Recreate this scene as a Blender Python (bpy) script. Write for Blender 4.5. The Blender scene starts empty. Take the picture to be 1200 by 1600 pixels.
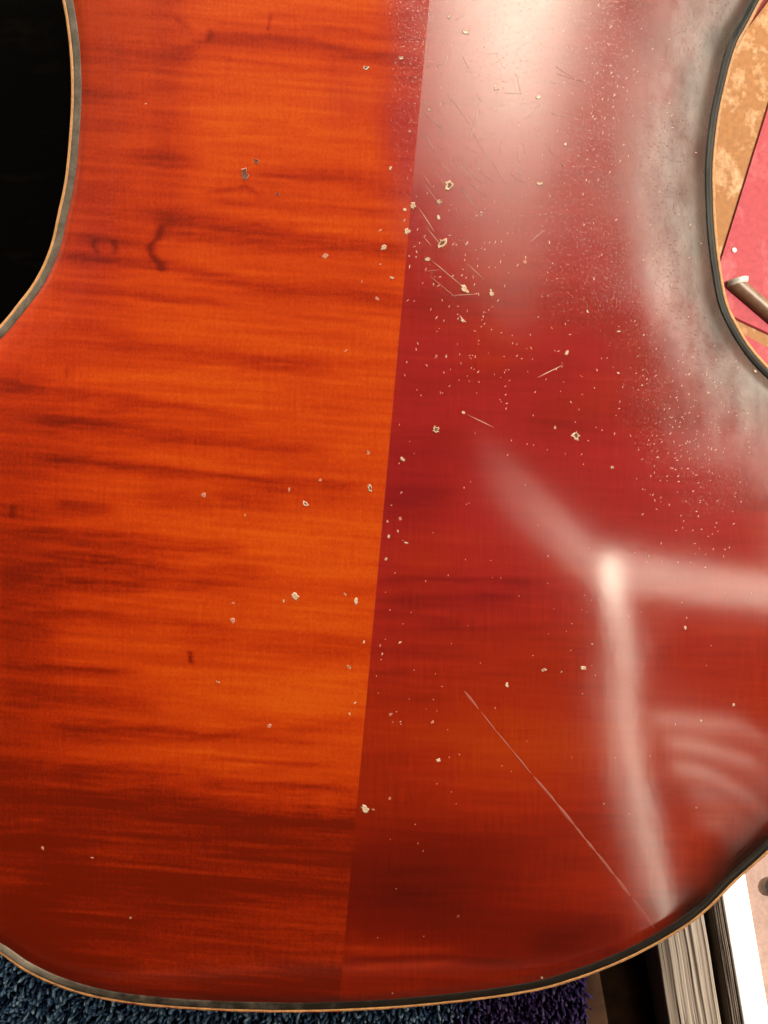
import bpy, math, random
import numpy as np
R = math.radians
# ---------------------------------------------------------------- camera, sky, sun, exposure
scn = bpy.context.scene
scn.view_settings.view_transform = 'Standard'; scn.view_settings.look = 'None'
scn.view_settings.gamma = 1.0; scn.view_settings.exposure = 2.05
scn.cycles.use_denoising = True
scn.cycles.sample_clamp_indirect = 6.0
cd = bpy.data.cameras.new('camera'); cam = bpy.data.objects.new('camera', cd)
scn.collection.objects.link(cam); scn.camera = cam
cam.location = (0, 0, 0.36)                       # straight above the back, looking down
cd.sensor_fit = 'VERTICAL'; cd.sensor_height = 32.0; cd.lens = 32.0*1386.0/1600.0
cd.clip_start = .01; cd.clip_end = 600
SUN_EL, SUN_AZ = 50.0, 9.0                        # from the right, a little from the far side
wd = bpy.data.worlds.new('World'); scn.world = wd; wd.use_nodes = True
wn = wd.node_tree.nodes; wl = wd.node_tree.links
bg = wn['Background']; bg.inputs['Strength'].default_value = .12
sky = wn.new('ShaderNodeTexSky'); sky.sky_type = 'NISHITA'; sky.sun_disc = False
sky.sun_elevation = R(SUN_EL); sky.sun_rotation = R(90 - SUN_AZ); sky.dust_density = 3.0
mx = wn.new('ShaderNodeMix'); mx.data_type = 'RGBA'; mx.inputs['Factor'].default_value = .86   # bright even haze of cloud
wl.new(sky.outputs[0], mx.inputs['A']); mx.inputs['B'].default_value = (17.0, 15.4, 11.7, 1)
wl.new(mx.outputs['Result'], bg.inputs['Color'])
sd = bpy.data.lights.new('sun', 'SUN'); sun = bpy.data.objects.new('sun', sd); scn.collection.objects.link(sun)
sd.energy = 3.2; sd.angle = R(.5); sd.color = (1, .94, .85)
from mathutils import Vector
sdir = Vector((math.cos(R(SUN_EL))*math.cos(R(SUN_AZ)), math.cos(R(SUN_EL))*math.sin(R(SUN_AZ)), math.sin(R(SUN_EL))))
sun.rotation_euler = (-sdir).to_track_quat('-Z', 'Y').to_euler(); sun.location = sdir*8


# ---------------------------------------------------------------- helpers
rng = np.random.default_rng(7)
def lattice(seed, n=256): return np.random.default_rng(seed).random((n, n))
_L = {}
def vnoise(x, y, seed=0):
    if seed not in _L: _L[seed] = lattice(seed)
    L = _L[seed]; n = L.shape[0]
    i = np.floor(x).astype(int); j = np.floor(y).astype(int); fx = x-i; fy = y-j
    fx = fx*fx*(3-2*fx); fy = fy*fy*(3-2*fy)
    a = L[j % n, i % n]; b = L[j % n, (i+1) % n]; c = L[(j+1) % n, i % n]; d = L[(j+1) % n, (i+1) % n]
    return (a*(1-fx)+b*fx)*(1-fy) + (c*(1-fx)+d*fx)*fy
def fbm(x, y, seed, o=3):
    r = 0; w = 0
    for k in range(o): r = r + vnoise(x*2**k, y*2**k, seed+k)*.5**k; w += .5**k
    return r/w
def sstep(a, b, x):
    t = np.clip((x-a)/(b-a), 0, 1); return t*t*(3-2*t)

def mesh_obj(name, V, F, mat=None, parent=None, smooth=False, mats=None, fm=None):
    me = bpy.data.meshes.new(name); me.from_pydata([tuple(map(float, v)) for v in V], [], F); me.update()
    for m in (mats or ([mat] if mat else [])): me.materials.append(m)
    if fm is not None: me.polygons.foreach_set('material_index', fm)
    if smooth: me.polygons.foreach_set('use_smooth', [True]*len(me.polygons))
    o = bpy.data.objects.new(name, me); scn.collection.objects.link(o)
    if parent: o.parent = parent
    return o
def grid_obj(name, P, mat, parent=None, attrs=None, flip=False):     # P: rows x cols x 3
    n, m = P.shape[:2]
    me = bpy.data.meshes.new(name); me.vertices.add(n*m); me.vertices.foreach_set('co', P.reshape(-1).astype(np.float32))
    i = np.arange((n-1)*m).reshape(n-1, m)[:, :-1].reshape(-1)
    q = np.stack([i, i+1, i+m+1, i+m], 1)
    if flip: q = q[:, ::-1]
    nf = len(q); me.loops.add(nf*4); me.polygons.add(nf)
    me.loops.foreach_set('vertex_index', q.reshape(-1).astype(np.int32))
    me.polygons.foreach_set('loop_start', (np.arange(nf)*4).astype(np.int32))
    me.polygons.foreach_set('use_smooth', np.ones(nf, bool))
    me.update(calc_edges=True)
    for k, a in (attrs or {}).items():
        at = me.attributes.new(k, 'FLOAT', 'POINT'); at.data.foreach_set('value', a.reshape(-1).astype(np.float32))
    me.materials.append(mat); me.validate()
    o = bpy.data.objects.new(name, me); scn.collection.objects.link(o)
    if parent: o.parent = parent
    return o
def empty(name, loc, label, cat, group=None):
    o = bpy.data.objects.new(name, None); scn.collection.objects.link(o); o.location = loc
    o.empty_display_size = .05; tag(o, label, cat, group); return o
def tag(o, label=None, cat=None, group=None, kind=None):
    for k, v in (('label', label), ('category', cat), ('group', group), ('kind', kind)):
        if v: o[k] = v
    return o
def box_vf(x0, x1, y0, y1, z0, z1, V, F):
    b = len(V)
    V += [(x0,y0,z0),(x1,y0,z0),(x1,y1,z0),(x0,y1,z0),(x0,y0,z1),(x1,y0,z1),(x1,y1,z1),(x0,y1,z1)]
    F += [tuple(b+k for k in f) for f in ((3,2,1,0),(4,5,6,7),(0,1,5,4),(1,2,6,5),(2,3,7,6),(3,0,4,7))]

# ---------------------------------------------------------------- materials
class NT:
    def __init__(s, name):
        s.m = bpy.data.materials.new(name); s.m.use_nodes = True; s.t = s.m.node_tree
        s.b = s.t.nodes['Principled BSDF']; s.tc = s.t.nodes.new('ShaderNodeTexCoord')
    def n(s, typ, **k):
        nd = s.t.nodes.new('ShaderNode'+typ)
        for a, v in k.items(): setattr(nd, a, v)
        return nd
    def l(s, a, b): s.t.links.new(a, b)
    def put(s, sock, v):
        if hasattr(v, 'links') or hasattr(v, 'is_linked'): s.l(v, sock)
        else: sock.default_value = v
    def mapping(s, sc, rot=(0,0,0), src=None):
        mp = s.n('Mapping'); mp.inputs['Scale'].default_value = sc; mp.inputs['Rotation'].default_value = rot
        s.l(src or s.tc.outputs['Object'], mp.inputs['Vector']); return mp.outputs[0]
    def noise(s, vec, scale=1, detail=3, rough=.55, dist=0):
        nd = s.n('TexNoise'); s.l(vec, nd.inputs['Vector']); nd.inputs['Scale'].default_value = scale
        nd.inputs['Detail'].default_value = detail; nd.inputs['Roughness'].default_value = rough; nd.inputs['Distortion'].default_value = dist
        return nd.outputs['Fac']
    def math(s, op, a, b=0.0, c=None, clamp=False):
        nd = s.n('Math', operation=op, use_clamp=clamp); s.put(nd.inputs[0], a); s.put(nd.inputs[1], b)
        if c is not None: s.put(nd.inputs[2], c)
        return nd.outputs[0]
    def ramp(s, fac, stops, interp='LINEAR'):
        nd = s.n('ValToRGB'); cr = nd.color_ramp; cr.interpolation = interp
        while len(cr.elements) < len(stops): cr.elements.new(.5)
        for e, (p, c) in zip(cr.elements, stops): e.position = p; e.color = (*c, 1) if len(c) == 3 else c
        s.l(fac, nd.inputs[0]); return nd.outputs[0]
    def rng(s, v, a, b, c, d, it='LINEAR'):
        nd = s.n('MapRange', interpolation_type=it); s.l(v, nd.inputs[0])
        for k, q in enumerate((a, b, c, d)): nd.inputs[k+1].default_value = q
        return nd.outputs[0]
    def mix(s, f, a, b, mode='MIX'):
        nd = s.n('Mix', data_type='RGBA', blend_type=mode); s.put(nd.inputs['Factor'], f)
        for k, v in (('A', a), ('B', b)):
            if isinstance(v, tuple): nd.inputs[k].default_value = (*v, 1) if len(v) == 3 else v
            else: s.l(v, nd.inputs[k])
        return nd.outputs['Result']
    def attr(s, name):
        nd = s.n('Attribute', attribute_name=name); return nd.outputs['Fac']
    def bump(s, h, strength, dist, prev=None):
        nd = s.n('Bump'); nd.inputs['Strength'].default_value = strength; nd.inputs['Distance'].default_value = dist
        s.l(h, nd.inputs['Height'])
        if prev is not None: s.l(prev, nd.inputs['Normal'])
        return nd.outputs[0]
    def set(s, **k):
        nm = dict(color='Base Color', rough='Roughness', coat='Coat Weight', crough='Coat Roughness', cior='Coat IOR', spec='Specular IOR Level', normal='Normal', cnormal='Coat Normal', metal='Metallic', ior='IOR')
        for a, v in k.items():
            if isinstance(v, tuple) and len(v) == 3: v = (*v, 1)
            s.put(s.b.inputs[nm[a]], v)
        return s.m

def varnish(name, stops, fleck, side):
    s = NT(name)
    fig = s.attr('figure_shade'); wear = s.attr('wear')
    rot = (0, 0, R(-5))
    # growth lines along the length, silky cross flecks across it
    patch = s.rng(s.noise(s.mapping((38, 60, 1), rot), 1, 2, .5), .35, .65, .15, 1.0)
    grain = s.noise(s.mapping((760, 55, 1), rot), 1, 3, .6, .3)
    ray = s.noise(s.mapping((1300, 800, 1), rot), 1, 3, .7, 1.0)
    silk = s.noise(s.mapping((26, 330, 1), (0, 0, R(4))), 1, 4, .55, .4)
    g = s.math('MULTIPLY', s.math('MULTIPLY', s.math('SUBTRACT', grain, .5), .38), patch)
    r_ = s.math('MULTIPLY', s.math('SUBTRACT', ray, .5), fleck)
    k_ = s.math('MULTIPLY', s.math('SUBTRACT', silk, .5), .22)
    f = s.math('ADD', s.math('ADD', fig, g), s.math('ADD', r_, k_))
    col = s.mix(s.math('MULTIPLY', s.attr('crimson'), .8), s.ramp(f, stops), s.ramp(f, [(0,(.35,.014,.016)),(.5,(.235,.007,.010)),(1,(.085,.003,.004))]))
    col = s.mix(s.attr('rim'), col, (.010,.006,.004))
    cr = s.rng(s.math('ADD', wear, s.math('MULTIPLY', s.math('SUBTRACT', s.noise(s.mapping((70, 55, 1)), 1, 3, .6), .5), .5)), -.15, 1.2, .095, .26, 'SMOOTHSTEP')
    dn = s.noise(s.mapping((1500, 1100, 1)), 1, 2, .5)
    dents = s.math('POWER', s.math('MAXIMUM', s.math('MULTIPLY', s.math('SUBTRACT', dn, .60), 3.5), 0.0), 1.3)
    dents = s.math('MULTIPLY', dents, s.math('MULTIPLY', s.math('MAXIMUM', s.math('SUBTRACT', wear, .12), 0.0), s.math('SUBTRACT', 1.0, s.math('MULTIPLY', s.attr('rim'), .75, clamp=True))))
    wav = s.noise(s.mapping((60, 45, 1), rot), 1, 2, .5)
    nb = s.bump(wav, .05, .0006)
    nb = s.bump(s.noise(s.mapping((420, 300, 1), rot), 1, 3, .6), .022, .0004, nb)
    nb = s.bump(s.math('SUBTRACT', 1.0, dents), .9, .00030, nb)
    return s.set(color=col, rough=.5, spec=.08, coat=1.0, crough=cr, cior=s.math('ADD', s.math('MULTIPLY', s.attr('glare_gloss'), .74), COAT_IOR), cnormal=nb)
COAT_IOR = 1.72
M_LEFT = varnish('orange_varnished_maple', [(.0,(.58,.082,.0035)),(.28,(.49,.045,.0027)),(.55,(.36,.023,.0018)),(.85,(.205,.0105,.0013)),(1.0,(.15,.008,.001))], .66, -1)
M_RIGHT = varnish('crimson_varnished_maple', [(.0,(.40,.042,.002)),(.3,(.29,.016,.0018)),(.6,(.16,.007,.0014)),(1.0,(.07,.0035,.001))], .13, 1)

def simple(name, c, rough=.5, coat=0, crough=.2, var=.0, scale=200, spec=.5, bump=0):
    s = NT(name); k = dict(rough=rough, coat=coat, crough=crough, spec=spec)
    if var:
        nz = s.noise(s.mapping((scale,)*3), 1, 4, .6)
        k['color'] = s.mix(s.rng(nz, .3, .7, 0, 1), tuple(x*(1-var) for x in c), tuple(min(1, x*(1+var)) for x in c))
        if bump: k['normal'] = s.bump(nz, .6, bump)
    else: k['color'] = c
    return s.set(**k)
def bandmat():
    s = NT('worn_edge_paint'); w = s.attr('band_sheen'); a = s.noise(s.mapping((160, 160, 160)), 1, 4, .65); q = s.noise(s.mapping((1400, 1400, 1400)), 1, 2, .5)
    f = s.math('ADD', w, s.math('MULTIPLY', s.math('SUBTRACT', a, .5), .5), clamp=True)
    col = s.ramp(f, [(0, (.007,.005,.004)), (.4, (.022,.016,.012)), (1, (.33,.27,.22))])
    return s.set(color=s.mix(s.rng(q, .55, .75, 0, .5), col, (.02,.015,.012)), rough=.38, spec=.2, coat=.16, crough=.14, normal=s.bump(q, .4, .0001))
M_BAND = bandmat()
M_RIM = simple('bare_maple_edge', (.55,.26,.10), .5, .3, .2, .25, 500)
M_RIB = simple('rib_varnish', (.22,.02,.006), .4, .8, .15, .3, 60)
M_TOP = simple('spruce_varnish', (.35,.10,.02), .4, .8, .15, .2, 60)
M_CHIP = simple('bare_wood_chip', (.60,.43,.28), .55, .3, .3, .25, 1500)
def chipmat():
    s = NT('bare_wood_chip'); oi = s.n('ObjectInfo'); nz = s.noise(s.mapping((1700,)*3), 1, 3, .6)
    c = s.ramp(oi.outputs['Random'], [(0, (.36,.17,.08)), (.35, (.60,.40,.25)), (1, (.74,.57,.40))])
    return s.set(color=s.mix(s.math('MULTIPLY', s.rng(nz, .35, .7, 0, 1), .5), c, (.34,.13,.06)), rough=.45, coat=1.0, crough=.3, cior=1.9, normal=s.bump(nz, .5, .0002))
M_CHIP = chipmat()
M_PIT_SHADE = simple('pit_and_shade', (.13,.032,.010), .6)
M_FLECK = simple('scuffed_varnish', (.72,.42,.34), .4, .6, .25)
M_RED_CHIP = simple('red_varnish_chip', (.50,.19,.12), .4, .6, .25)
M_FLECK2 = simple('dull_scratch', (.40,.10,.055), .5, .5, .3)

# ---------------------------------------------------------------- outline and arching of the back
HC = 0.36                      # camera height above the plane of the plate edge
FPX = 1386.0                   # focal length, in pixels of a 1200 x 1600 frame
def px(u, v, z=0.0):           # pixel of the photograph -> point at height z
    k = (HC - z) / FPX
    return ((u - 600) * k, -(v - 800) * k)

def catmull(P, n=14):
    P = np.array(P, float); out = []
    for i in range(len(P) - 1):
        p0 = P[max(i-1, 0)]; p1 = P[i]; p2 = P[i+1]; p3 = P[min(i+2, len(P)-1)]
        d1 = np.linalg.norm(p1-p0)**.5 + 1e-9; d2 = np.linalg.norm(p2-p1)**.5 + 1e-9; d3 = np.linalg.norm(p3-p2)**.5 + 1e-9
        m1 = (p1-p0)/d1 - (p2-p0)/(d1+d2) + (p2-p1)/d2 if i > 0 else (p2-p1)/d2
        m2 = (p2-p1)/d2 - (p3-p1)/(d2+d3) + (p3-p2)/d3 if i+2 < len(P) else (p2-p1)/d2
        m1 = m1*d2; m2 = m2*d2
        for k in range(n):
            t = k/n
            out.append((2*t**3-3*t**2+1)*p1 + (t**3-2*t**2+t)*m1 + (-2*t**3+3*t**2)*p2 + (t**3-t**2)*m2)
    out.append(P[-1]); return np.array(out)

def resample(P, n, dens=None):
    seg = np.linalg.norm(np.diff(P, axis=0), axis=1)
    if dens is not None: seg = seg*dens((P[1:]+P[:-1])/2)
    s = np.concatenate([[0], np.cumsum(seg)]); t = np.linspace(0, s[-1], n)
    return np.stack([np.interp(t, s, P[:, k]) for k in range(2)], 1)

LEFT_A = [(720,-950),(480,-930),(280,-860),(130,-740),(40,-600),(0,-450),(-5,-300),(2,-215),(-6,-172)]
LEFT_B = [(-6,-172),(15,-160),(50,-115),(80,-55),(96,0),(105,54),(109,101),(110,152),(107,209),(100,280),(88,338),(76,388),(54,436),(27,473),(0,506),(-40,545),(-85,578)]
LEFT_C = [(-85,578),(-112,610),(-150,660),(-230,780),(-300,930),(-325,1080),(-300,1220),(-220,1340),(-110,1430),(0,1493),(33,1516),(77,1538),(133,1557),(200,1570),(300,1579),(400,1583),(467,1583.5),(528,1582)]
RIGHT_A = [(720,-950),(900,-930),(1080,-860),(1220,-740),(1300,-600),(1330,-450),(1330,-300),(1316,-170),(1318,-128)]
RIGHT_B = [(1318,-128),(1290,-112),(1255,-85),(1220,-43),(1193,0),(1175,34),(1154,74),(1137,135),(1126,189),(1119,256),(1119,304),(1122,365),(1129,422),(1139,473),(1154,506),(1175,540),(1200,569),(1236,600),(1280,626)]
RIGHT_C = [(1280,626),(1300,660),(1335,760),(1365,900),(1370,1030),(1345,1150),(1285,1250),(1200,1335),(1150,1400-20),(1100,1429),(1050,1464),(967,1507),(867,1543),(800,1557),(733,1566),(667,1573),(600,1578.5),(528,1582)]
def side(*parts):
    a = [catmull([px(*p) for p in q]) for q in parts]
    return np.concatenate([a[0]] + [b[1:] for b in a[1:]])
OUT_L = side(LEFT_A, LEFT_B, LEFT_C); OUT_R = side(RIGHT_A, RIGHT_B, RIGHT_C)
OUTL = np.concatenate([resample(OUT_L, 1500), resample(OUT_R, 1500)[::-1][1:-1]])   # closed loop
CTR_LOOP = OUTL
J_TOP = np.array(px(720, -950)); J_BOT = np.array(px(528, 1582))
# the glue line of the two halves, straight in the photograph
J_A = np.array(px(661, 110, .022)); J_B = np.array(px(530, 1565, .001))
JD = (J_B - J_A)/np.linalg.norm(J_B - J_A); JN = np.array([-JD[1], JD[0]])
if JN[0] < 0: JN = -JN
J_TOP = J_A + JD*np.dot(J_TOP - J_A, JD); J_BOT = J_A + JD*np.dot(J_BOT - J_A, JD)
OUT_L[0] = OUT_R[0] = J_TOP; OUT_L[-1] = OUT_R[-1] = J_BOT

# arching: a membrane blown up inside the outline, flattened to a scoop along the edge
GS = .0025
GX0, GY0 = OUTL.min(0) - .02; GX1, GY1 = OUTL.max(0) + .02
GNX = int((GX1-GX0)/GS)+1; GNY = int((GY1-GY0)/GS)+1
def inside(X, Y, L):
    ins = np.zeros(X.shape, bool)
    x0, y0 = L[:,0], L[:,1]; x1, y1 = np.roll(x0,-1), np.roll(y0,-1)
    for a,b,c,d in zip(x0,y0,x1,y1):
        if b == d: continue
        m = (Y >= min(b,d)) & (Y < max(b,d))
        if m.any(): ins[m] ^= X[m] < a + (Y[m]-b)*(c-a)/(d-b)
    return ins
gx = GX0 + np.arange(GNX)*GS; gy = GY0 + np.arange(GNY)*GS
GXX, GYY = np.meshgrid(gx, gy)
MASK = inside(GXX, GYY, OUTL[::4])
DIST = np.full(GXX.shape, 1.0)
for k in range(0, len(OUTL), 2):
    DIST = np.minimum(DIST, (GXX-OUTL[k,0])**2 + (GYY-OUTL[k,1])**2)
DIST = np.sqrt(DIST); DIST = np.where(MASK, DIST, -DIST)
HALFW = np.maximum(MASK.sum(1)*GS/2, .09); HALFW = np.convolve(np.pad(HALFW, 20, mode='edge'), np.ones(41)/41, 'valid')
SRC = np.repeat(((.13/HALFW)**1.5)[:,None], GNX, 1)
def membrane(mask):
    lv = []
    m = mask
    def solve(m, h, init, it, src):
        z = init*m
        for _ in range(it):
            n = z.copy()
            z[1:-1,1:-1] = .25*(n[:-2,1:-1]+n[2:,1:-1]+n[1:-1,:-2]+n[1:-1,2:] + h*h*src[1:-1,1:-1])
            z *= m
        return z
    m8 = m[::8, ::8]; z = solve(m8, GS*8, np.zeros(m8.shape), 1500, SRC[::8, ::8])
    for st, it in ((4,500),(2,400),(1,300)):
        mm = m[::st, ::st]; zz = np.repeat(np.repeat(z,2,0),2,1)
        big = np.zeros(mm.shape); a = min(big.shape[0], zz.shape[0]); b = min(big.shape[1], zz.shape[1])
        big[:a,:b] = zz[:a,:b]; z = solve(mm, GS*st, big, it, SRC[::st, ::st])
    return z
PHI = membrane(MASK); PHI /= PHI.max()
for _ in range(6):      # soften
    p = np.pad(PHI, 1, mode='edge'); PHI = (p[:-2,1:-1]+p[2:,1:-1]+p[1:-1,:-2]+p[1:-1,2:]+4*PHI)/8
def bspl(F, x, y):       # smooth (cubic B-spline) look-up
    u = (x-GX0)/GS; v = (y-GY0)/GS
    i = np.clip(np.floor(u).astype(int), 1, GNX-3); j = np.clip(np.floor(v).astype(int), 1, GNY-3)
    fu = u-i; fv = v-j
    def w(t): return ((1-t)**3/6, (3*t**3-6*t**2+4)/6, (-3*t**3+3*t**2+3*t+1)/6, t**3/6)
    wu, wv = w(fu), w(fv); r = 0
    for a in range(4):
        for b in range(4): r = r + wu[a]*wv[b]*F[j+b-1, i+a-1]
    return r
ARCH = .021; CREASE = .030
def height(x, y):
    phi = np.clip(bspl(PHI, x, y), 0, 1); d = bspl(DIST, x, y)
    q = np.clip((d-.0025)/.0035, 0, None)
    s = 1-np.exp(-q*q)
    z = ARCH*phi*(1.15-.15*phi)*s
    c = np.abs((x-J_A[0])*JN[0] + (y-J_A[1])*JN[1])
    z = z + CREASE*(.028*np.exp(-c/.028))*s - 0.0
    return z
def lift(u, v):          # pixel -> point on the back
    z = np.zeros(np.shape(u))
    for _ in range(8):
        x, y = px(np.asarray(u,float), np.asarray(v,float), z); z = height(x, y)
    return x, y, z



# ---------------------------------------------------------------- the setting, with unseen light blockers added
FLOOR_Z = -.165
def gmat():
    s = NT('ground_paving')
    a = s.noise(s.mapping((14, 14, 14)), 1, 5, .6); b = s.noise(s.mapping((420, 420, 420)), 1, 3, .6)
    c = s.mix(s.rng(a, .35, .65, 0, 1), (.115,.060,.044), (.170,.105,.083))
    c = s.mix(s.math('MULTIPLY', s.rng(b, .4, .75, 0, 1), .35), c, (.05,.028,.02))
    return s.set(color=c, rough=.8, normal=s.bump(b, .5, .0006))
V, F = [], []; n = 24
ring = np.concatenate([np.linspace(-1, 1, n)*1.0])
gxs = np.sign(ring)*np.abs(ring)**3*120
for yy in gxs:
    for xx in gxs: V.append((xx, yy, FLOOR_Z))
for j in range(n-1):
    for i in range(n-1): F.append((j*n+i, j*n+i+1, (j+1)*n+i+1, (j+1)*n+i))
tag(mesh_obj('ground', V, F, gmat()), kind='structure')

M_ROOF = simple('dark_blocker', (.020,.013,.009), .8, 0, .2, .4, 8)
ROOF_Z = 2.2; RX = (-2.6, 2.08); RY = (-2.6, 2.25)  # unseen roof added for shade, its slots placed to reflect as streaks
LIGHT_SLOTS = [(.56, 1.06, 1.12, 2.251), (.48, .53, .95, 2.251), (.38, .42, .9, 2.251), (.27, .30, .9, 2.0), (1.10, 1.15, 1.0, 2.251), (.56, 1.00, .97, 1.08), (.56, .97, .80, .87), (.56, .92, .66, .70), (.60, .85, .55, .57),
         (1.00, 1.11, -.37, -.22), (1.10, 3.2, -.36, -.318), (1.10, 3.2, -.300, -.252), (1.10, 3.2, -.238, -.208),
          ]
for pts, hw in (([(1.22,-.90),(1.42,-.93),(1.65,-.96),(1.80,-1.06),(2.0,-1.35)], .020), ([(1.30,-1.02),(1.50,-1.07),(1.77,-1.20),(2.0,-1.50)], .024), ([(1.34,-1.15),(1.55,-1.23),(1.80,-1.42),(2.05,-1.72)], .026), ([(1.46,-1.30),(1.62,-1.40),(2.04,-1.82)], .020), ([(1.55,-1.48),(1.70,-1.58),(2.1,-2.0)], .018)):
    P_ = np.array(pts); n_ = int((P_[-1,0]-P_[0,0])/.045)
    for k in range(n_):                             # stepped slots further right, cut for the ripple reflections
        a = P_[0,0]+.045*k; y_ = np.interp(a+.022, P_[:,0], P_[:,1]); LIGHT_SLOTS.append((a, a+.0451, y_-hw-.004, y_+hw))
for k in range(24):                                 # long narrow slots shaped to reflect as the upright streak
    y1 = -.37-.095*k; y0 = y1-.0951; ym = -(y0+y1)/2
    xc = np.interp(ym, [.3, .56, .84, 1.14, 1.51, 1.9, 2.6], [1.05, 1.075, 1.06, 1.11, 1.22, 1.36, 1.66]); w_ = np.interp(ym, [.3, .5, 1.5, 2.6], [.038, .050, .072, .105])
    for q, hw in ((-1, .016), (-.35, .016), (.25, .024), (.85, .046)): LIGHT_SLOTS.append((xc+q*w_-hw*.8, xc+q*w_+hw*.8, y0, y1))
for k in range(12):                                 # slots bending left, cut for the streak's side branch
    a = .99 - .04*(k+1)
    for q, hw in ((-.075, .020), (0, .028), (.075, .020)): LIGHT_SLOTS.append((a, a+.0401, -.25+.024*k+q-hw*(1-.078*k), -.25+.024*k+q+hw*(1-.078*k)))
xs = sorted({RX[0], RX[1], 6.0, *[v for h in LIGHT_SLOTS for v in h[:2]]}); ys = sorted({RY[0], RY[1], -.45, *[v for h in LIGHT_SLOTS for v in h[2:] if v > RY[0]]})
V, F = [], []
for j in range(len(ys)-1):
    run = None
    for i in range(len(xs)):
        solid = False
        if i < len(xs)-1:
            cx, cy = (xs[i]+xs[i+1])/2, (ys[j]+ys[j+1])/2
            solid = (cx < RX[1] or cy < -.45 or -.22 > cy > -.37) and not any(h[0] < cx < h[1] and h[2] < cy < h[3] for h in LIGHT_SLOTS)
        if solid and run is None: run = xs[i]
        if not solid and run is not None:
            box_vf(run, xs[i], ys[j], ys[j+1], ROOF_Z, ROOF_Z+.03, V, F); run = None
tag(mesh_obj('blocker_roof', V, F, M_ROOF), kind='structure')
V, F = [], []; box_vf(-2.66, -2.602, -2.6, 2.25, FLOOR_Z, ROOF_Z, V, F); tag(mesh_obj('blocker_wall', V, F, M_ROOF), kind='structure')  # unseen dark wall added to keep the left reflections dark
V, F = [], []; box_vf(-2.66, 6.0, -2.66, -2.602, FLOOR_Z, ROOF_Z, V, F); tag(mesh_obj('blocker_wall', V, F, M_ROOF), kind='structure')  # unseen dark wall added to close off low sky behind

V, F = [], []; box_vf(5.0, 5.15, -30, 30, FLOOR_Z, 3.1, V, F); tag(mesh_obj('sky_blocker_wall', V, F, simple('grey_blocker', (.50,.46,.40), .85, 0, .2, .25, 3)), kind='structure')  # unseen wall added to block low sky from the rim reflections
# ---------------------------------------------------------------- the cello
cello = empty('cello', (0, 0, -.13), 'red-orange varnished cello lying face down, its chipped flamed maple back filling the view', 'cello')
INV = Vector((0, 0, .13))
def put(o):                          # parts are modelled in place; keep them there under the moved root
    o.location = INV; return o

BANDS_L = [  # dark flame bars of the left half: points (u, v), half thickness, strength
 ([(285,80),(330,60),(418,56),(480,68),(560,82),(655,103)],8,.50),([(340,91),(456,108),(540,112)],3,.28),([(430,20),(560,32),(660,60)],3,.18),([(450,38),(560,50),(660,78)],3,.18),([(275,30),(300,45)],4,.3),
 ([(132,144),(220,152)],4,.22),([(385,200),(470,206)],6,.16),([(205,242),(300,250)],6,.3),([(330,300),(385,294),(405,306)],2.5,.4),([(396,268),(500,277),(600,287)],7,.34),
 ([(340,316),(450,322),(600,331)],5,.26),([(220,325),(350,340),(480,352)],5,.26),([(255,346),(385,367),(500,380),(632,392)],9,.55),([(108,366),(231,378)],4,.36),
 ([(103,402),(242,409),(308,426),(400,444),(470,453),(627,466)],6,.55),([(88,454),(220,459),(340,471)],4,.36),([(90,470),(200,478)],3,.2),([(180,535),(330,547),(495,577)],9,.26),([(300,556),(520,574)],5,.2),
 ([(0,596),(154,615),(308,640),(365,653)],5,.42),([(60,628),(200,640)],8,.22),([(70,660),(220,671),(308,686),(495,703)],10,.46),([(80,715),(220,729),(330,741),(418,752),(550,757)],5,.55),
 ([(236,763),(308,774),(418,786)],11,.42),([(95,787),(168,793)],8,.36),([(400,768),(580,772)],8,.14),([(55,831),(220,840),(385,853)],4,.42),([(110,853),(275,859),(363,858)],4,.38),([(70,863),(250,875)],2.5,.36),([(72,872),(180,878),(248,886)],3,.46),
 ([(0,892),(150,895),(330,893),(400,888)],11,.3),([(105,907),(160,911),(231,914)],6,.5),([(300,908),(450,914),(600,921)],6,.30),([(0,924),(90,926)],12,.22),([(82,957),(275,969),(345,977)],7,.32),
 ([(290,996),(400,1003),(495,1007),(590,1013)],12,.36),([(0,975),(80,985)],16,.26),([(0,1040),(190,1047)],3.5,.36),([(0,1076),(137,1088),(235,1102)],9,.34),([(105,1134),(220,1143),(330,1148),(420,1138),(560,1132)],7,.48),
 ([(418,1151),(566,1173)],5,.26),([(330,1189),(495,1195)],3,.34),([(350,1222),(440,1225),(530,1228)],4.5,.55),([(105,1197),(297,1203),(345,1221)],7,.36),
 ([(300,1285),(560,1288)],6,.14),([(250,1385),(430,1395),(540,1392)],9,.16),([(60,1420),(200,1425)],5,-.12),([(0,1286),(70,1278)],3,-.3),([(0,1298),(60,1294)],2.5,-.25),([(310,1497),(420,1506)],4,-.2),([(300,1535),(530,1545)],10,.22),([(380,1470),(540,1478)],7,.1),
 ([(147,374),(145,384),(150,394)],2.5,.36),([(176,376),(180,386),(178,396)],2.5,.36),([(252,352),(246,372),(233,384),(236,398),(248,412),(252,424)],4,.5),([(296,1018),(298,1036)],2,.6),([(19,790),(17,808)],3,.3),([(423,20),(418,48)],1.2,.35),([(330,45),(327,62)],3,.3),([(104,575),(104,590)],2,.25),
]
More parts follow.
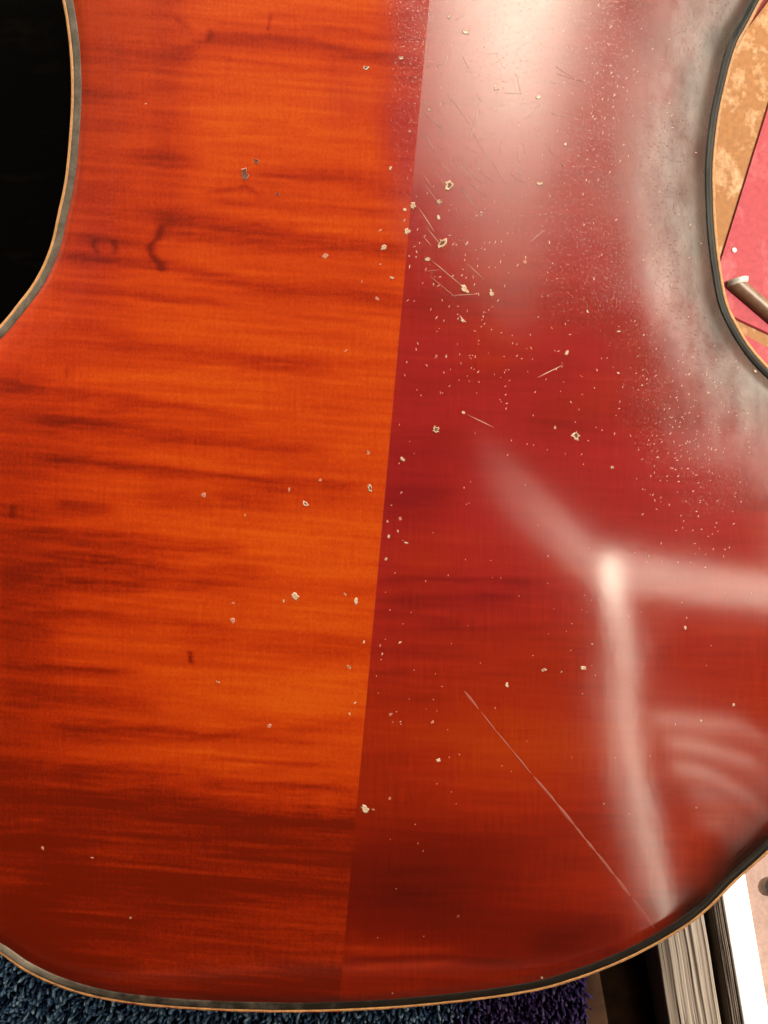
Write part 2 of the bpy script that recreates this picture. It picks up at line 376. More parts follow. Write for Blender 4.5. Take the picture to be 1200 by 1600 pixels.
BANDS_R = [
 ([(600,908),(700,905),(830,910)],4,.40),([(595,938),(700,934),(800,932)],6,.34),([(590,960),(720,966)],4,.22),([(600,985),(760,980),(860,975)],4,.2),([(640,470),(800,462),(960,470)],16,.22),([(620,600),(760,590),(900,570)],14,.18),([(830,650),(990,640),(1100,650)],18,.22),
 ([(600,690),(720,680)],10,.2),([(590,780),(700,772)],12,.22),([(575,1020),(720,1010)],6,.16),([(570,1055),(640,1050)],4,.2),([(565,1085),(690,1095)],7,.16),([(560,1190),(700,1180)],10,.12),
 ([(545,1500),(680,1495),(800,1502)],3,.3),([(545,1482),(690,1484)],4,-.3),([(545,1515),(700,1506)],3,-.28),([(540,1535),(760,1532)],9,.14),([(840,1470),(960,1440)],20,.25),([(1010,1410),(1080,1390)],14,.25),([(900,780),(1100,770)],14,.12),
]
def bands(U, Vv, lst):
    f = np.zeros(U.shape)
    wob = (fbm(U/70, Vv/26, 40)-.5)*13
    edge = .45+1.1*fbm(U/40, Vv/5, 50)
    for pts, th, st in lst:
        p = np.array(pts, float); vert = abs(p[-1,1]-p[0,1]) > abs(p[-1,0]-p[0,0])
        a, b, o = (Vv, U, p[:, ::-1]) if vert else (U, Vv, p)
        ctr = np.interp(a, o[:,0], o[:,1]); st = st*(.95 if vert else .66); L = max(o[-1,0]-o[0,0], 1); e = 4 if vert else min(45, .3*L)
        m = sstep(o[0,0]-e, o[0,0]+e*.6, a)*(1-sstep(o[-1,0]-e*.6, o[-1,0]+e, a))
        q = (b - ctr + (0 if vert else wob*.7))/(1.45*th*(1 if vert else edge**.5))
        q = np.where(q < 0, q*1.0, q*.62)           # sharper on one flank, as curl is
        f += st*m*np.exp(-np.abs(q)**1.7)*(1 if vert else .55+.9*(edge-.45)/1.1)
    return f
def blob(U, Vv, u, v, ru, rv): return np.exp(-((U-u)/ru)**2-((Vv-v)/rv)**2)
def figure_shade(U, Vv, left):
    st = fbm(U/130, Vv/7-.012*U, 10)-.5; st2 = fbm(U/60, Vv/3-.02*U, 20)-.5; lo = fbm(U/260, Vv/60, 30)-.5
    if left:
        f = .26 + .36*st + .12*st2 + .28*lo + 1.0*bands(U, Vv, BANDS_L)
        f += .20*np.exp(-((U-262)/34)**2)*sstep(420, 250, Vv) + .14*np.exp(-((U-170)/60)**2)*sstep(560, 300, Vv)
        f += .26*sstep(150, 10, U)*sstep(480, 640, Vv) + .15*sstep(330, 110, U)
        f -= .10*blob(U, Vv, 420, 200, 90, 90) + .12*blob(U, Vv, 440, 880, 160, 60) + .16*blob(U, Vv, 460, 1090, 170, 90)
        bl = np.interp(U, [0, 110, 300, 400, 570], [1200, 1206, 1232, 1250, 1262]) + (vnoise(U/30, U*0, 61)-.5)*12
        low_shade = sstep(-42, 40, Vv-bl+26*(fbm(U/70, Vv/5, 64)-.5))  # broad shadow across the lower end, painted into the wood tone
        f -= low_shade*(.22*sstep(150, 10, U)+.12*sstep(330, 110, U))
        f += low_shade*(.66 - .26*blob(U, Vv, 480, 1450, 150, 55) + .5*st*.36 + .5*st2*.12 - .16*blob(U, Vv, 20, 1345, 60, 40) + .12*blob(U, Vv, 90, 1360, 60, 40) - .12*blob(U, Vv, 300, 1500, 160, 40))
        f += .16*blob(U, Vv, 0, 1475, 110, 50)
        f -= .12*low_shade*(1-low_shade)
    else:
        f = .30 + .10*st + .08*st2 + .18*lo + bands(U, Vv, BANDS_R)
        f += .46*blob(U, Vv, 640, 1385, 200, 85) + .16*blob(U, Vv, 640, 760, 70, 70) + .25*blob(U, Vv, 860, 1480, 160, 40) + .08*sstep(1150, 1300, Vv)  # first blob paints the same lower shadow on this half
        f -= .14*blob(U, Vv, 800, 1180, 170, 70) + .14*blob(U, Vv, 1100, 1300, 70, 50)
    return f
def wearmap(U, Vv):
    w = .95*sstep(640, 280, Vv)*sstep(560, 760, U) + .75*blob(U, Vv, 1090, 660, 110, 120) + .8*sstep(1000, 1120, U)*sstep(800, 500, Vv)
    w = w*(.65+.7*fbm(U/50, Vv/50, 70)) + .10*fbm(U/120, Vv/120, 75)
    return np.clip(w, 0, 1)
def wearleft(U, Vv):
    return np.clip(.8*sstep(570, 655, U)*sstep(470, 330, Vv)*(.6+.8*fbm(U/40, Vv/60, 77))+.10*fbm(U/120, Vv/120, 75), 0, 1)

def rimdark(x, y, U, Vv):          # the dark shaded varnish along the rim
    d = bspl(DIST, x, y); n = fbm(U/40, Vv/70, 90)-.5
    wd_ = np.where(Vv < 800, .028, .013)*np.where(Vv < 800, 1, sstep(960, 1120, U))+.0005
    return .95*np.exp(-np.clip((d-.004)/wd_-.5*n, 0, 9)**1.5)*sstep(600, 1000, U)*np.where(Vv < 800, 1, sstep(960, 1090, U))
def glare_gloss(U, Vv, left):             # coat reflectance shaped for light: lifts glare spots, dims the waist haze
    p = np.clip(blob(U, Vv, 825, -60, 260, 330)+.8*blob(U, Vv, 955, 900, 24, 55), 0, 1)
    if left: return p*.3
    z = sstep(900, 1070, U)*sstep(860, 620, Vv)
    n = fbm(U/26, Vv/60, 120, 3); m = fbm(U/5, Vv/9, 130, 3)
    return p*(1-z) - z*np.clip(.20+.62*(n-.5)+.22*(m-.5), -.05, .48)
def crimson(U, Vv, left):            # redder varnish patches; on the left half, pink glare haze painted in
    n = fbm(U/110, Vv/80, 83)-.5
    if left: return np.clip((.8*sstep(560, 650, U+30*n)*sstep(430, 250, Vv) + .35*blob(U, Vv, 540, 150, 40, 60) + .5*blob(U, Vv, 140, 400, 40, 90))*(1+n), 0, 1)
    return np.clip((sstep(1150, 800, Vv+.25*(U-700)) + .35*blob(U, Vv, 1080, 1000, 130, 160))*(.85+1.2*n), 0, 1)
def half(outline, left):
    dens = lambda p: np.where((p[:,1] > -.235) & (p[:,1] < .225), 1.0, .25)
    NJ, NI = 1000, 240
    J = resample(np.array([J_TOP, J_BOT]), 4000)
    O = resample(outline, 12000)
    inn = np.array([JN[0], JN[1]])
    # rows pair outline and glue line by how far along the instrument they lie
    so = (O-J_TOP)@JD; so = np.maximum.accumulate(so + np.arange(len(so))*1e-9)
    sJ = np.linalg.norm(J_BOT-J_TOP)
    a0 = np.linspace(0, 1, len(O)); aO = np.concatenate([[0], np.cumsum(np.linalg.norm(np.diff(O, axis=0), axis=1))]); aO /= aO[-1]
    key = .35*aO + .65*np.clip(so/sJ, 0, 1); key = np.maximum.accumulate(key); key = (key-key[0])/(key[-1]-key[0])
    q = np.linspace(0, 1, NJ*4); yq = J_TOP[1] + (J_BOT[1]-J_TOP[1])*q
    w = np.cumsum(np.where((yq < .225), 1.0, .2)); w = (w-w[0])/(w[-1]-w[0])
    qs = np.interp(np.linspace(0, 1, NJ), w, q)
    Oi = np.stack([np.interp(qs, key, O[:,k]) for k in range(2)], 1)
    Ji = J_TOP + (J_BOT-J_TOP)*qs[:,None]
    d = Ji-Oi; Ln = np.linalg.norm(d, axis=1, keepdims=True); Oi = Oi + d/np.maximum(Ln, 1e-6)*np.minimum(.0015, Ln*.5)
    t = np.linspace(0, 1, NI)[None,:,None]
    XY = Oi[:,None]*(1-t) + Ji[:,None]*t
    x, y = XY[...,0], XY[...,1]; z = height(x, y)
    k = FPX/(HC-z); U = 600+x*k; Vv = 800-y*k
    P = np.stack([x, y, z], -1)
    o = grid_obj('back_half', P, M_LEFT if left else M_RIGHT, cello, dict(figure_shade=figure_shade(U, Vv, left), glare_gloss=glare_gloss(U, Vv, left), crimson=crimson(U, Vv, left), rim=(0*U if left else rimdark(x, y, U, Vv)), wear=(wearleft if left else wearmap)(U, Vv)), flip=not left)
    return put(o)
hl = half(OUT_L, True); hl['label'] = 'bright orange left half of the back with strong flame'
hr = half(OUT_R, False); hr['label'] = 'crimson right half of the back with worn hazy varnish'

LOOP = resample(np.concatenate([OUT_L, OUT_R[::-1][1:]]), 1601)[:-1]
def inward(L):
    T = np.roll(L, -1, 0)-np.roll(L, 1, 0); T /= np.linalg.norm(T, axis=1, keepdims=True)
    return np.stack([-T[:,1], T[:,0]], 1)
NRM = inward(LOOP)
for _ in range(6): NRM = (np.roll(NRM,1,0)+NRM*2+np.roll(NRM,-1,0))/4
NRM /= np.linalg.norm(NRM, axis=1, keepdims=True)
def sweep(name, prof, mat, base=True, jit=0, seed=1):
    rows = []
    for d, h in prof:
        P = LOOP + NRM*d; z = height(P[:,0], P[:,1]) if base else np.zeros(len(P))
        if jit:
            s = np.arange(len(P)); z = z + jit*(vnoise(s/4., s*0., seed)-.5)
        rows.append(np.stack([P[:,0], P[:,1], z+h], 1))
    P = np.stack(rows, 1); P = np.concatenate([P, P[:1]], 0)
    U_ = 600+P[...,0]*FPX/HC; V_ = 800-P[...,1]*FPX/HC
    sc = .34*sstep(750, 300, U_)*sstep(700, 500, V_)*1.7 + .28*sstep(1300, 1400, V_)*sstep(900, 300, U_) + .35*blob(U_, V_, 0, 1500, 90, 40) + .16*sstep(700, 1000, V_) + .02  # left and lower band lightened to paint in its grey sheen
    return put(grid_obj(name, P, mat, cello, dict(band_sheen=sc)))
mm = .001
sweep('edge_band', [(1.3*mm,-.2*mm),(1.5*mm,.2*mm),(2.0*mm,.5*mm),(2.9*mm,.62*mm),(3.4*mm,.60*mm),(4.0*mm,.5*mm),(4.4*mm,.35*mm),(4.8*mm,-.1*mm)], M_BAND, True, .12*mm, 3)
sweep('edge_rim', [(2.2*mm,-.3*mm),(1.4*mm,.15*mm),(.7*mm,.1*mm),(.2*mm,-.25*mm),(0,-1.0*mm),(0,-3.2*mm),(.5*mm,-4.2*mm),(1.5*mm,-4.7*mm),(4.5*mm,-4.7*mm)], M_RIM, False, .25*mm, 4)
sweep('ribs', [(4*mm,-4.6*mm),(4*mm,-60*mm),(4*mm,-119*mm)], M_RIB, False)
V, F = [], []
lp = LOOP[::4]; n = len(lp)
for z in (-.119, -.1245):
    V += [(p[0], p[1], z) for p in lp]
F += [tuple(range(n)), tuple(range(2*n-1, n-1, -1))] + [(n+i, n+(i+1) % n, (i+1) % n, i) for i in range(n)]
put(mesh_obj('top_plate', V, F, M_TOP, cello))

# chips where the varnish is knocked off down to pale wood; r in chart pixels, kind p = pale, d = dark-hearted, r = shallow reddish
CHIPS = [(382,272,9,'e'),(400,252,7,'e'),(434,304,5,'e'),(571,106,5,'d'),(627,91,4,'p'),(610,263,4,'p'),(509,400,7,'r'),(600,387,6,'p'),(612,434,4,'p'),(589,467,4,'r'),(594,413,3,'r'),(575,707,4,'d'),(578,763,6,'d'),(477,787,6,'d'),(318,773,5,'r'),(383,805,4,'r'),(460,932,9,'p'),(443,940,4,'p'),(539,928,4,'d'),(556,940,7,'p'),(363,970,5,'r'),(340,1065,4,'d'),(364,942,3,'r'),(545,1042,4,'d'),(546,1115,3,'p'),(555,1098,3,'p'),(569,1003,3,'p'),(67,1325,4,'r'),(144,1340,3,'r'),(204,1434,2.4,'p'),(421,1134,4,'r'),(500,750,4,'r'),(452,765,4,'r'),(594,360,3,'p'),(565,440,3,'r'),(228,162,2,'p'),
 (671,172,4,'p'),(703,290,9,'d'),(690,380,9,'d'),(723,500,6,'p'),(681,671,7,'d'),(900,680,8,'d'),(885,552,5,'p'),(966,583,3.4,'p'),(957,730,4,'p'),(867,668,3.4,'p'),(629,718,5,'p'),(627,770,3,'r'),(622,830,3.4,'p'),(607,839,4,'p'),(634,848,4,'p'),(603,873,4,'p'),(605,815,3.5,'p'),(625,810,4,'r'),(597,1022,3.2,'p'),(594,1009,3.6,'r'),(625,1004,3.2,'p'),(685,1188,4.2,'p'),(570,1263,8,'p'),(583,1265,3,'r'),(609,1247,3.2,'r'),(849,1047,5,'d'),(877,1050,3.4,'p'),(912,1044,5,'p'),(925,1006,3.4,'p'),(792,1070,4.4,'p'),(1014,869,3.6,'p'),(1071,981,3.6,'p'),(1146,1101,3.4,'p'),(1096,1126,2.6,'p'),(1088,1262,3,'r'),(843,287,5,'p'),(842,152,5.5,'p'),(883,226,4,'p'),(775,138,4.4,'p'),(686,316,4.5,'p'),(685,340,4.5,'p'),(645,322,6,'p'),(632,328,3.6,'p'),(632,344,3,'p'),(668,405,5,'p'),(636,362,5.5,'p'),(726,452,8,'p'),(768,458,5.5,'p'),(697,557,4,'p'),(725,645,3.6,'p'),(966,518,3.4,'p'),(918,487,3.6,'p'),(820,410,3.4,'r'),(703,25,5,'p'),(728,50,6,'p'),(752,332,3.4,'p'),(676,1128,3.4,'r'),(540,548,3,'r'),(1180,580,3,'p'),(940,398,3,'r'),(610,1116,3.5,'r'),(847,1528,3,'p'),(613,1552,2.6,'r'),(716,1432,3.2,'e'),(682,556,3,'r'),(640,205,3,'r')]
rnd = random.Random(5)
def jpos(v): return J_A[0]+JD[0]/JD[1]*(px(0, v, .018)[1]-J_A[1])
def on_back(u, v, h=0.0):
    x, y, z = lift(np.array([u], float), np.array([v], float)); return Vector((x[0], y[0], z[0]+h))
for (u, v, r, kd) in CHIPS:
    c = on_back(u, v); kk = (HC-c.z)/FPX; rr = r*kk*(1.08 if r > 4 else .95)
    par = hl if c.x < jpos(v) else hr
    n = 13 if r > 4 else 8; asp = rnd.uniform(.42, .95); rot = rnd.uniform(0, 6.28)
    V, F, fm = [], [], []
    rad = [rnd.uniform(.42, 1.18) for _ in range(n)]
    rings = [(1.0, .00003), (.82, .00022), (.55, .00012), (.25, .00006)] if kd in 'de' else [(1.0, .00003), (.8, .0002), (.35, .00016)]
    for q, (f, h) in enumerate(rings):
        for i in range(n):
            a = i*2*math.pi/n; rj = rr*(1+(f-1))*rad[i]*(1 if q < 2 else rnd.uniform(.8, 1.1))
            X, Y = rj*math.cos(a), rj*asp*math.sin(a)
            X, Y = X*math.cos(rot)-Y*math.sin(rot), X*math.sin(rot)+Y*math.cos(rot)
            wx, wy = c.x+X, c.y+Y
            V.append((wx-c.x, wy-c.y, float(height(np.array([wx]), np.array([wy]))[0])+h-c.z))
    for q in range(len(rings)-1):
        for i in range(n):
            F.append((q*n+i, q*n+(i+1) % n, (q+1)*n+(i+1) % n, (q+1)*n+i)); fm.append(0 if q < (2 if kd == 'd' else 1) or kd not in 'de' else 1)
    F.append(tuple((len(rings)-1)*n+i for i in range(n))); fm.append(1 if kd in 'de' else 0)
    mats = {'p': [M_CHIP, M_PIT_SHADE], 'd': [M_CHIP, M_PIT_SHADE], 'r': [M_RED_CHIP, M_PIT_SHADE], 'e': [M_FLECK2, M_PIT_SHADE]}[kd]
    if kd == 'p' and r > 3:                  # broken varnish lip, one side painted dark as its shadow
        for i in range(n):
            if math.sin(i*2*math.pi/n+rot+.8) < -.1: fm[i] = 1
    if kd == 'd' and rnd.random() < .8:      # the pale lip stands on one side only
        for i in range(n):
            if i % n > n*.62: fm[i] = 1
    o = mesh_obj('varnish_chip', V, F, parent=par, mats=mats, fm=fm); o.location = c

# uncountable marks: tiny dents and scratches
def marks(name, par, items, mat):
    V, F = [], []
    for (u0, v0, u1, v1, w) in items:
        p = lift(np.array([u0, u1], float), np.array([v0, v1], float)); P = np.stack(p, 1)
        d = P[1]-P[0]; L = np.linalg.norm(d[:2])+1e-9; nrm = np.array([-d[1], d[0]])/L*w*.5*(.36/FPX)
        k = max(2, int(L/.004)+1); b = len(V)
        for i in range(k+1):
            t = i/k; q = P[0]+d*t; tw = 1 if 0 < i < k else .25; jx = rnd.uniform(-.2, .2)
            for sg in (-1, 0, 1):
                wx, wy = q[0]+nrm[0]*(sg*tw+jx), q[1]+nrm[1]*(sg*tw+jx)
                V.append((wx, wy, sg))
        for i in range(k):
            for sg in (0, 1):
                a = b+i*3+sg; F.append((a, a+1, a+4, a+3))
    V = np.array(V); z = height(V[:,0], V[:,1]) + np.where(V[:,2] == 0, .00010, .00003)
    o = mesh_obj(name, np.stack([V[:,0], V[:,1], z], 1), F, mat, par)
    o['kind'] = 'stuff'; return o
def scatter(n, u, v, su, sv, smin, smax, dens=None):
    out = []
    for _ in range(n):
        a, b = rnd.gauss(u, su), rnd.gauss(v, sv)
        if a < 560 or a > 1190: continue
        L = rnd.uniform(smin, smax); t = rnd.gauss(1.9, .6)
        out.append((a, b, a+L*math.cos(t), b+L*math.sin(t), rnd.uniform(.6, 1.6)))
    return out
def keep_right(it): return [q for q in it if q[0] > 672-q[1]*.0878 and q[0] < (1100 if q[1] < 520 else 1180)]
dots = keep_right(scatter(240, 1085, 660, 62, 70, 1.5, 4.5) + scatter(110, 960, 150, 40, 90, 1.5, 6) + scatter(45, 735, 545, 70, 60, 1.2, 5) + scatter(80, 880, 600, 120, 80, 1, 4)
     + scatter(70, 780, 300, 90, 150, 1.2, 5) + scatter(70, 1010, 330, 50, 130, 1.5, 5) + scatter(60, 720, 420, 50, 50, 2, 6) + scatter(60, 900, 950, 180, 160, 1, 3) + scatter(40, 1120, 830, 50, 60, 1.5, 4) + scatter(40, 650, 1100, 60, 200, 1, 3))
marks('dents', hr, dots, M_FLECK)
scr = []
for _ in range(34):
    a, b = rnd.gauss(690, 40), rnd.gauss(240, 60); L = rnd.uniform(10, 50); t = R(rnd.gauss(52, 9)); scr.append((a, b, a+L*math.cos(t), b+L*math.sin(t), rnd.uniform(.6, 1.1)))
for _ in range(26):
    a, b = rnd.gauss(800, 80), rnd.gauss(150, 90); L = rnd.uniform(8, 45); t = rnd.uniform(0, 3.14); scr.append((a, b, a+L*math.cos(t), b+L*math.sin(t), rnd.uniform(.5, 1.0)))
for _ in range(4):
    a, b = rnd.gauss(720, 40), rnd.gauss(445, 40); L = rnd.uniform(8, 60); t = R(rnd.choice([38, 40, 5, 150])+rnd.gauss(0, 6)); scr.append((a, b, a+L*math.cos(t), b+L*math.sin(t), rnd.uniform(.5, 1.1)))
scr += [(672,405,722,447,.9),(704,462,750,459,.8),(730,648,772,668,1),(840,590,880,570,1.2)]
marks('scratches', hr, keep_right(scr), simple('faint_scratch', (.50,.25,.19), .4, .9, .25))
marks('crack_line', hr, [(726,1080,748,1108,3.5),(752,1113,775,1142,1.9),(774,1141,801,1173,1.5),(800,1172,830,1209,2.2),(834,1213,872,1258,3.5),(870,1256,898,1291,4.8),(896,1288,916,1313,3.5),(914,1311,930,1330,4.8),(930,1330,962,1370,3.8),(960,1367,985,1400,4.8),(988,1403,1022,1450,3.2)], simple('varnish_crack', (.32,.075,.05), .5, .5, .3))['label'] = 'thin pale diagonal scratch running down to the lower right rim'

# ---------------------------------------------------------------- things around and under it
# smooth black panel in the left waist
def bevel_box(name, x0, x1, y0, y1, z0, z1, mat, b=.004, parent=None, rot=0, loc=None, seg=2):
    import bmesh
    bm = bmesh.new(); V, F = [], []; cx, cy = (x0+x1)/2, (y0+y1)/2
    box_vf(x0-cx, x1-cx, y0-cy, y1-cy, z0-z1, 0, V, F); vs = [bm.verts.new(v) for v in V]
    for f in F: bm.faces.new([vs[k] for k in f])
    bmesh.ops.bevel(bm, geom=bm.edges[:], offset=b, segments=seg, affect='EDGES', profile=.6)
    me = bpy.data.meshes.new(name); bm.to_mesh(me); bm.free(); me.materials.append(mat)
    me.polygons.foreach_set('use_smooth', [False]*len(me.polygons))
    o = bpy.data.objects.new(name, me); scn.collection.objects.link(o); o.location = (cx, cy, z1); o.rotation_euler.z = rot
    if parent: o.parent = parent
    return o
def blackmat():
    s = NT('black_panel'); a = s.noise(s.mapping((22, 60, 30)), 1, 4, .65); k = s.rng(a, .56, .8, 0, 1)
    return s.set(color=s.mix(k, (.0011,.0008,.0006), (.006,.0045,.0032)), rough=s.rng(a, .3, .7, .6, .8), spec=.01)
bp = tag(bevel_box('black_panel', -.62, -.075, -.02, .40, -.165, -.128, blackmat(), .006), 'smooth black panel below the left waist with faint pale scuffs', 'panel')

# carpet of looped pile, blue grey, its shaded end painted purple
def carpetmat():
    s = NT('carpet_pile'); at = s.attr('tint'); pu = s.attr('purple')
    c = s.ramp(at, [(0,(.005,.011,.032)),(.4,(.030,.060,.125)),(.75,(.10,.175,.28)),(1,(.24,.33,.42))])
    c = s.mix(pu, c, s.ramp(at, [(0,(.014,.006,.034)),(.6,(.05,.03,.11)),(1,(.10,.07,.17))]))
    return s.set(color=c, rough=.9, spec=.1)
CZ = -.160
kx = (HC-CZ)/FPX; CX0, CX1, CY0, CY1 = -.42, (915-600)*kx, -.46, -.10
carpet = tag(mesh_obj('carpet', [(CX0,CY0,FLOOR_Z+.004),(CX1,CY0,FLOOR_Z+.004),(CX1,CY1,FLOOR_Z+.004),(CX0,CY1,FLOOR_Z+.004)], [(0,1,2,3)], simple('carpet_backing', (.01,.012,.02), .95)),
     'blue grey looped pile carpet with a shaded purple end under the bottom of the cello', 'carpet')
V, F, tint, purp_shade = [], [], [], []
nx = int((CX1-CX0)/.0020); y0v, y1v = -.315, -.205; ny = int((y1v-y0v)/.0020)
for j in range(ny):
    for i in range(nx):
        x = CX0+(i+.5+rnd.uniform(-.45,.45))*.0020; y = y0v+(j+.5+rnd.uniform(-.45,.45))*.0020
        h = rnd.uniform(.004, .0095); r = rnd.uniform(.0006, .0013); lx, ly = rnd.gauss(0, .0016), rnd.gauss(0, .0016)
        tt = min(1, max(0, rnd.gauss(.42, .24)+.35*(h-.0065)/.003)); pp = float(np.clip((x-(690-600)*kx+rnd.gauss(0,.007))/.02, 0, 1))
        b = len(V); a0 = rnd.uniform(0, 6.3)
        for q, (hh, rr_) in enumerate(((0, .8), (.45, 1.1), (.85, .85))):
            for m in range(5):
                a = a0+m*1.2566+q*.5; V.append((x+lx*hh*hh+r*rr_*math.cos(a), y+ly*hh*hh+r*rr_*math.sin(a), FLOOR_Z+.004+h*hh)); tint.append(tt*(.55+.45*hh)); purp_shade.append(pp)
        V.append((x+lx, y+ly, FLOOR_Z+.004+h)); tint.append(tt); purp_shade.append(pp)
        for q in range(2):
            for m in range(5): F.append((b+q*5+m, b+q*5+(m+1) % 5, b+q*5+5+(m+1) % 5, b+q*5+5+m))
        for m in range(5): F.append((b+10+m, b+10+(m+1) % 5, b+15))
pile = mesh_obj('pile', V, F, carpetmat(), carpet, smooth=True); pile['kind'] = 'stuff'
for nm, arr in (('tint', tint), ('purple', purp_shade)):
    at = pile.data.attributes.new(nm, 'FLOAT', 'POINT'); at.data.foreach_set('value', np.array(arr, np.float32))

tag(bevel_box('floor', .085, .21, -.62, -.10, -.1649, -.1605, simple('shadow_floor', (.030,.013,.006), .8, 0, .2, .4, 60, .08), .0015), kind='structure')  # dark slab added to stand in for the plank's shadow
# weathered planks and a white plank at the lower right
def woodmat(name, c0, c1, c2):
    s = NT(name); at = s.attr('ridge'); n_ = s.noise(s.mapping((260, 9, 260)), 1, 4, .65)
    f = s.math('ADD', s.math('MULTIPLY', at, .75), s.math('MULTIPLY', n_, .35))
    return s.set(color=s.ramp(f, [(.1, c0), (.5, c1), (.9, c2)]), rough=.8, spec=.2)
M_WOOD = woodmat('weathered_wood', (.040,.027,.019), (.084,.062,.045), (.140,.111,.087))
M_WHITE = simple('white_paint', (.82,.79,.74), .5, 0, .2, .04, 150)
def plank(name, uL, uR, vref, slope, ztop, thick, mat, relief, label, seed, vend=1.0):
    k = (HC-ztop)/FPX
    x0, yr = px(uL, vref, ztop); w = (uR-uL)*k
    ang = math.atan(slope); d = np.array([math.sin(ang), -math.cos(ang)]); pn = np.array([math.cos(ang), math.sin(ang)])
    NA, NB = 90, 150; tb = np.linspace(-.10, .26, NB); ta = np.linspace(0, 1, NA)
    A, B = np.meshgrid(ta, tb)
    Aw = A + .055*(fbm(B*22+A*1.5, A*3, seed+3)-.5)*(1-np.abs(2*A-1))
    rid = .55*fbm(Aw*17, B*6, seed) + .45*fbm(Aw*38, B*12, seed+9, 2)
    rid = np.clip((rid-.3)/.4, 0, 1)
    edge = np.minimum(A, 1-A)*w
    z = ztop - relief*(1-rid) - .0012*np.exp(-edge/.0008) - .0006*(fbm(A*0, B*60, seed+20)-.5)*np.exp(-edge/.002)
    wob = .0006*(vnoise(B*50, A*0, seed+30)-.5)*(relief > 0)
    X = x0 + d[0]*B + pn[0]*(A*w) + wob*pn[0]; Y = yr + d[1]*B + pn[1]*(A*w)
    P = np.stack([X, Y, z], -1)
    # fold the side faces on as extra columns
    def sidecol(c, dz): Q = P[:, c].copy(); Q[:, 2] = ztop-dz; return Q[:, None]
    cols = [sidecol(0, thick), sidecol(0, thick*.6), sidecol(0, thick*.25), P, sidecol(-1, thick*.3), sidecol(-1, thick)]
    Q = np.concatenate(cols, 1); rr = np.concatenate([rid[:, :1]*.4+.6]*3+[rid]+[rid[:, -1:]]*2, 1)  # left side face lightened in colour, standing in for bounced light
    o = grid_obj(name, Q, mat, None, dict(ridge=rr), flip=True)
    c = Q.reshape(-1, 3).mean(0)
    o.data.transform(__import__('mathutils').Matrix.Translation(-Vector(c))); o.location = c
    m = o.modifiers.new('e', 'EDGE_SPLIT'); m.split_angle = R(60)
    return tag(o, label, 'plank')
g = 'planks on the ground at lower right'
plank('weathered_plank', 1031, 1112, 1500, .16, -.126, .038, M_WOOD, .0011, 'broad weathered grey brown plank with deep grain ridges beside the dark gap', 100)
plank('weathered_plank', 1127, 1144, 1500, .16, -.127, .037, M_WOOD, .0009, 'narrow weathered strip of wood squeezed between broad plank and white plank', 130)
plank('white_plank', 1146, 1187, 1500, .17, -.1255, .0385, M_WHITE, 0, 'bright white painted plank at the lower right in full sun', 160)
stone_c = Vector((*px(1213, 1393, -.157), -.157))
V, F = [], []
for j in range(7):
    for i in range(10):
        th = math.pi*j/6; ph = 2*math.pi*i/10; r = .0036*(1+.25*(rnd.random()-.5)); V.append((r*math.sin(th)*math.cos(ph)*1.1, r*1.6*math.sin(th)*math.sin(ph), r*.8*math.cos(th)))
for j in range(6):
    for i in range(10): F.append((j*10+i, (j+1)*10+i, (j+1)*10+(i+1) % 10, j*10+(i+1) % 10))
st = mesh_obj('stone', V, F, simple('grey_stone', (.022,.019,.017), .8, 0, .2, .4, 600), smooth=True); st.location = stone_c; st.location.z = FLOOR_Z+.003
tag(st, 'small dark grey stone on the pinkish ground right of the white plank', 'stone')

# boards in the right waist
def paint(name, c, worn, thr, sc):
    s = NT(name); a = s.noise(s.mapping((sc, sc*.8, sc)), 1, 5, .6, .5); b = s.noise(s.mapping((sc*5, sc*5, sc*5)), 1, 3, .6)
    f = s.rng(s.math('ADD', a, s.math('MULTIPLY', s.math('SUBTRACT', b, .5), .25)), thr-.06, thr+.14, 0, 1)
    base = s.mix(s.rng(b, .3, .7, 0, 1), tuple(v*.85 for v in c), tuple(v*1.12 for v in c))
    return s.set(color=s.mix(f, base, worn), rough=.6, spec=.12, normal=s.bump(f, .4, .0003))
M_TAN = paint('worn_tan_paint', (.155,.066,.019), (.29,.185,.10), .57, 60)
M_RED = paint('faded_red_paint', (.19,.024,.029), (.24,.055,.058), .60, 60)
def poly_slab(name, pts, z1, z0, mat, label=None, cat=None):
    P = [px(u, v, z1) for u, v in pts]; c = np.mean(P, 0); n = len(P); V = []
    e = .0008
    for zz, ins in ((z1, e), (z1-e, 0), (z0, 0)):
        for p in P:
            dv = c-np.array(p); dv = dv/np.linalg.norm(dv)*ins; V.append((p[0]+dv[0]-c[0], p[1]+dv[1]-c[1], zz-z1))
    F = [tuple(range(n))[::-1], tuple(range(2*n, 3*n))]
    for q in (0, 1):
        for i in range(n): F.append((q*n+i, q*n+(i+1) % n, (q+1)*n+(i+1) % n, (q+1)*n+i))
    o = mesh_obj(name, V, F, mat); o.location = (c[0], c[1], z1)
    import bmesh
    bm = bmesh.new(); bm.from_mesh(o.data); bmesh.ops.recalc_face_normals(bm, faces=bm.faces[:]); bm.to_mesh(o.data); bm.free()
    return tag(o, label, cat) if label else o
poly_slab('tan_board', [(1060,-40),(1320,-40),(1320,640),(1060,640)], -.140, -.1649, M_TAN, 'worn tan painted board with pale patches showing in the right waist', 'board')
red = poly_slab('red_board', [(1203,155),(1330,-272),(1400,100),(1400,610),(1198,521),(1140,494),(1122,418)], -.1388, -.1399, M_RED, 'faded red board with a white screw head beside the tan board', 'board')
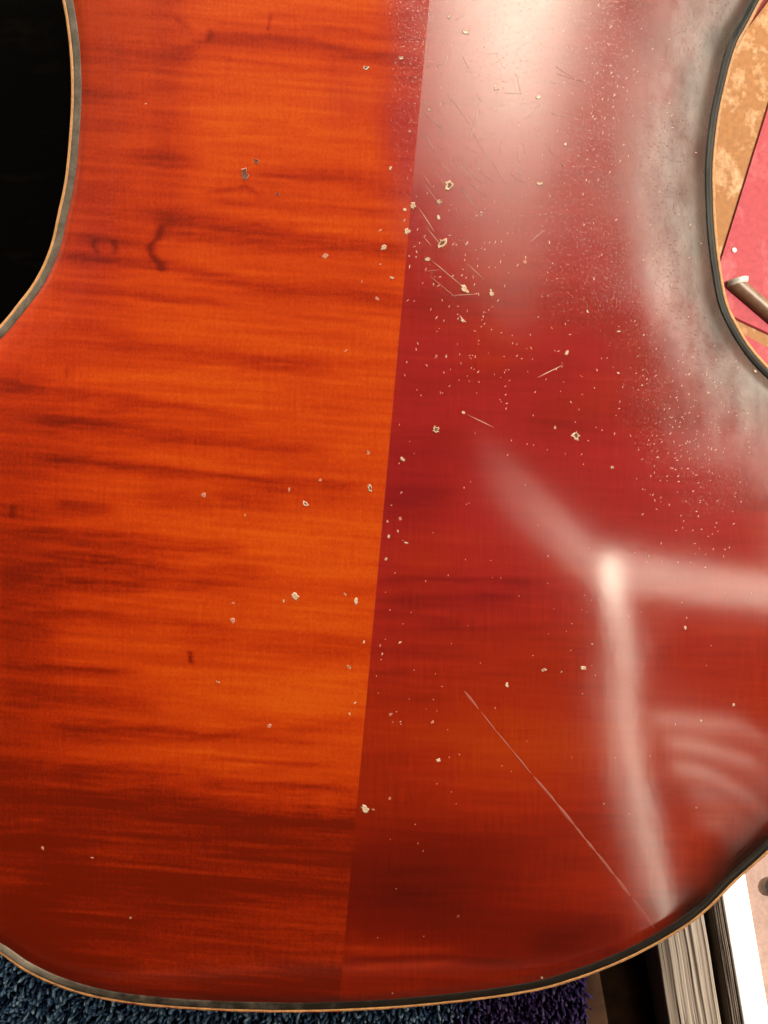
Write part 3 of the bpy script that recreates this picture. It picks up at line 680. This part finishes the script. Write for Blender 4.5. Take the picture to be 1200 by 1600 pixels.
poly_slab('red_board', [(1130,504),(1198,541),(1400,622),(1400,720),(1130,640)], -.1390, -.1399, M_RED, 'lower faded red board past the dark gap, under the brown curved strip', 'board')
sx, sy = px(1147, 391, -.1388)
V, F = [], []; n = 12
for q, (r, h) in enumerate(((.00135, -.0005), (.0013, .0004), (.0008, .0007))):
    for i in range(n): V.append((sx+r*math.cos(i*6.2832/n)-red.location.x, sy+r*math.sin(i*6.2832/n)-red.location.y, h))
for q in range(2):
    for i in range(n): F.append((q*n+i, q*n+(i+1) % n, (q+1)*n+(i+1) % n, (q+1)*n+i))
F.append(tuple(2*n+i for i in range(n)))
mesh_obj('screw_head', V, F, simple('white_screw', (.5,.47,.43), .4), red)
# curved strip: an arched slat with a pale end, running off to the lower right
cs = empty('curved_strip', (*px(1152, 445, -.12), -.139), 'brown curved strip with a pale grey end lying on the red board', 'strip')
def arch_pts(u0, v0, u1, v1, zb, rise, n=14, thick=.0012):
    a = np.array(px(u0, v0, zb)); b = np.array(px(u1, v1, zb)); out = []
    for i in range(n+1):
        t = i/n; out.append((*(a+(b-a)*t), zb+rise*math.sin(math.pi*t)**.8))
    return np.array(out)
A = arch_pts(1135, 449, 1168, 441, -.1382, .0042); D = np.array([*px(1252, 506, -.125), 0])-np.array([*px(1176, 441, -.125), 0])
rows = np.stack([A + D*t for t in np.linspace(0, 1, 12)], 0)
under = rows.copy(); under[..., 2] -= .0012
loc = np.array(cs.location)
grid_obj('strip_face', np.concatenate([rows, under[::-1]], 0)-loc, simple('brown_leather', (.085,.045,.022), .45, .3, .3, .25, 300), cs)
E = A.copy(); up = np.array([(px(1138,438,-.124)[0]-px(1137,449,-.124)[0]), (px(1138,438,-.124)[1]-px(1137,449,-.124)[1]), 0])
cap = np.stack([E+[0,0,.0004], E+up*.35+[0,0,.0012], E+up*.8+[0,0,.0010], E+up*1.0+[0,0,-.001], E+up*.9+[0,0,-.004]], 0)
grid_obj('end_cap', cap-loc, simple('pale_grey_metal', (.24,.22,.19), .4, 0, .2, .3, 900), cs, flip=True)
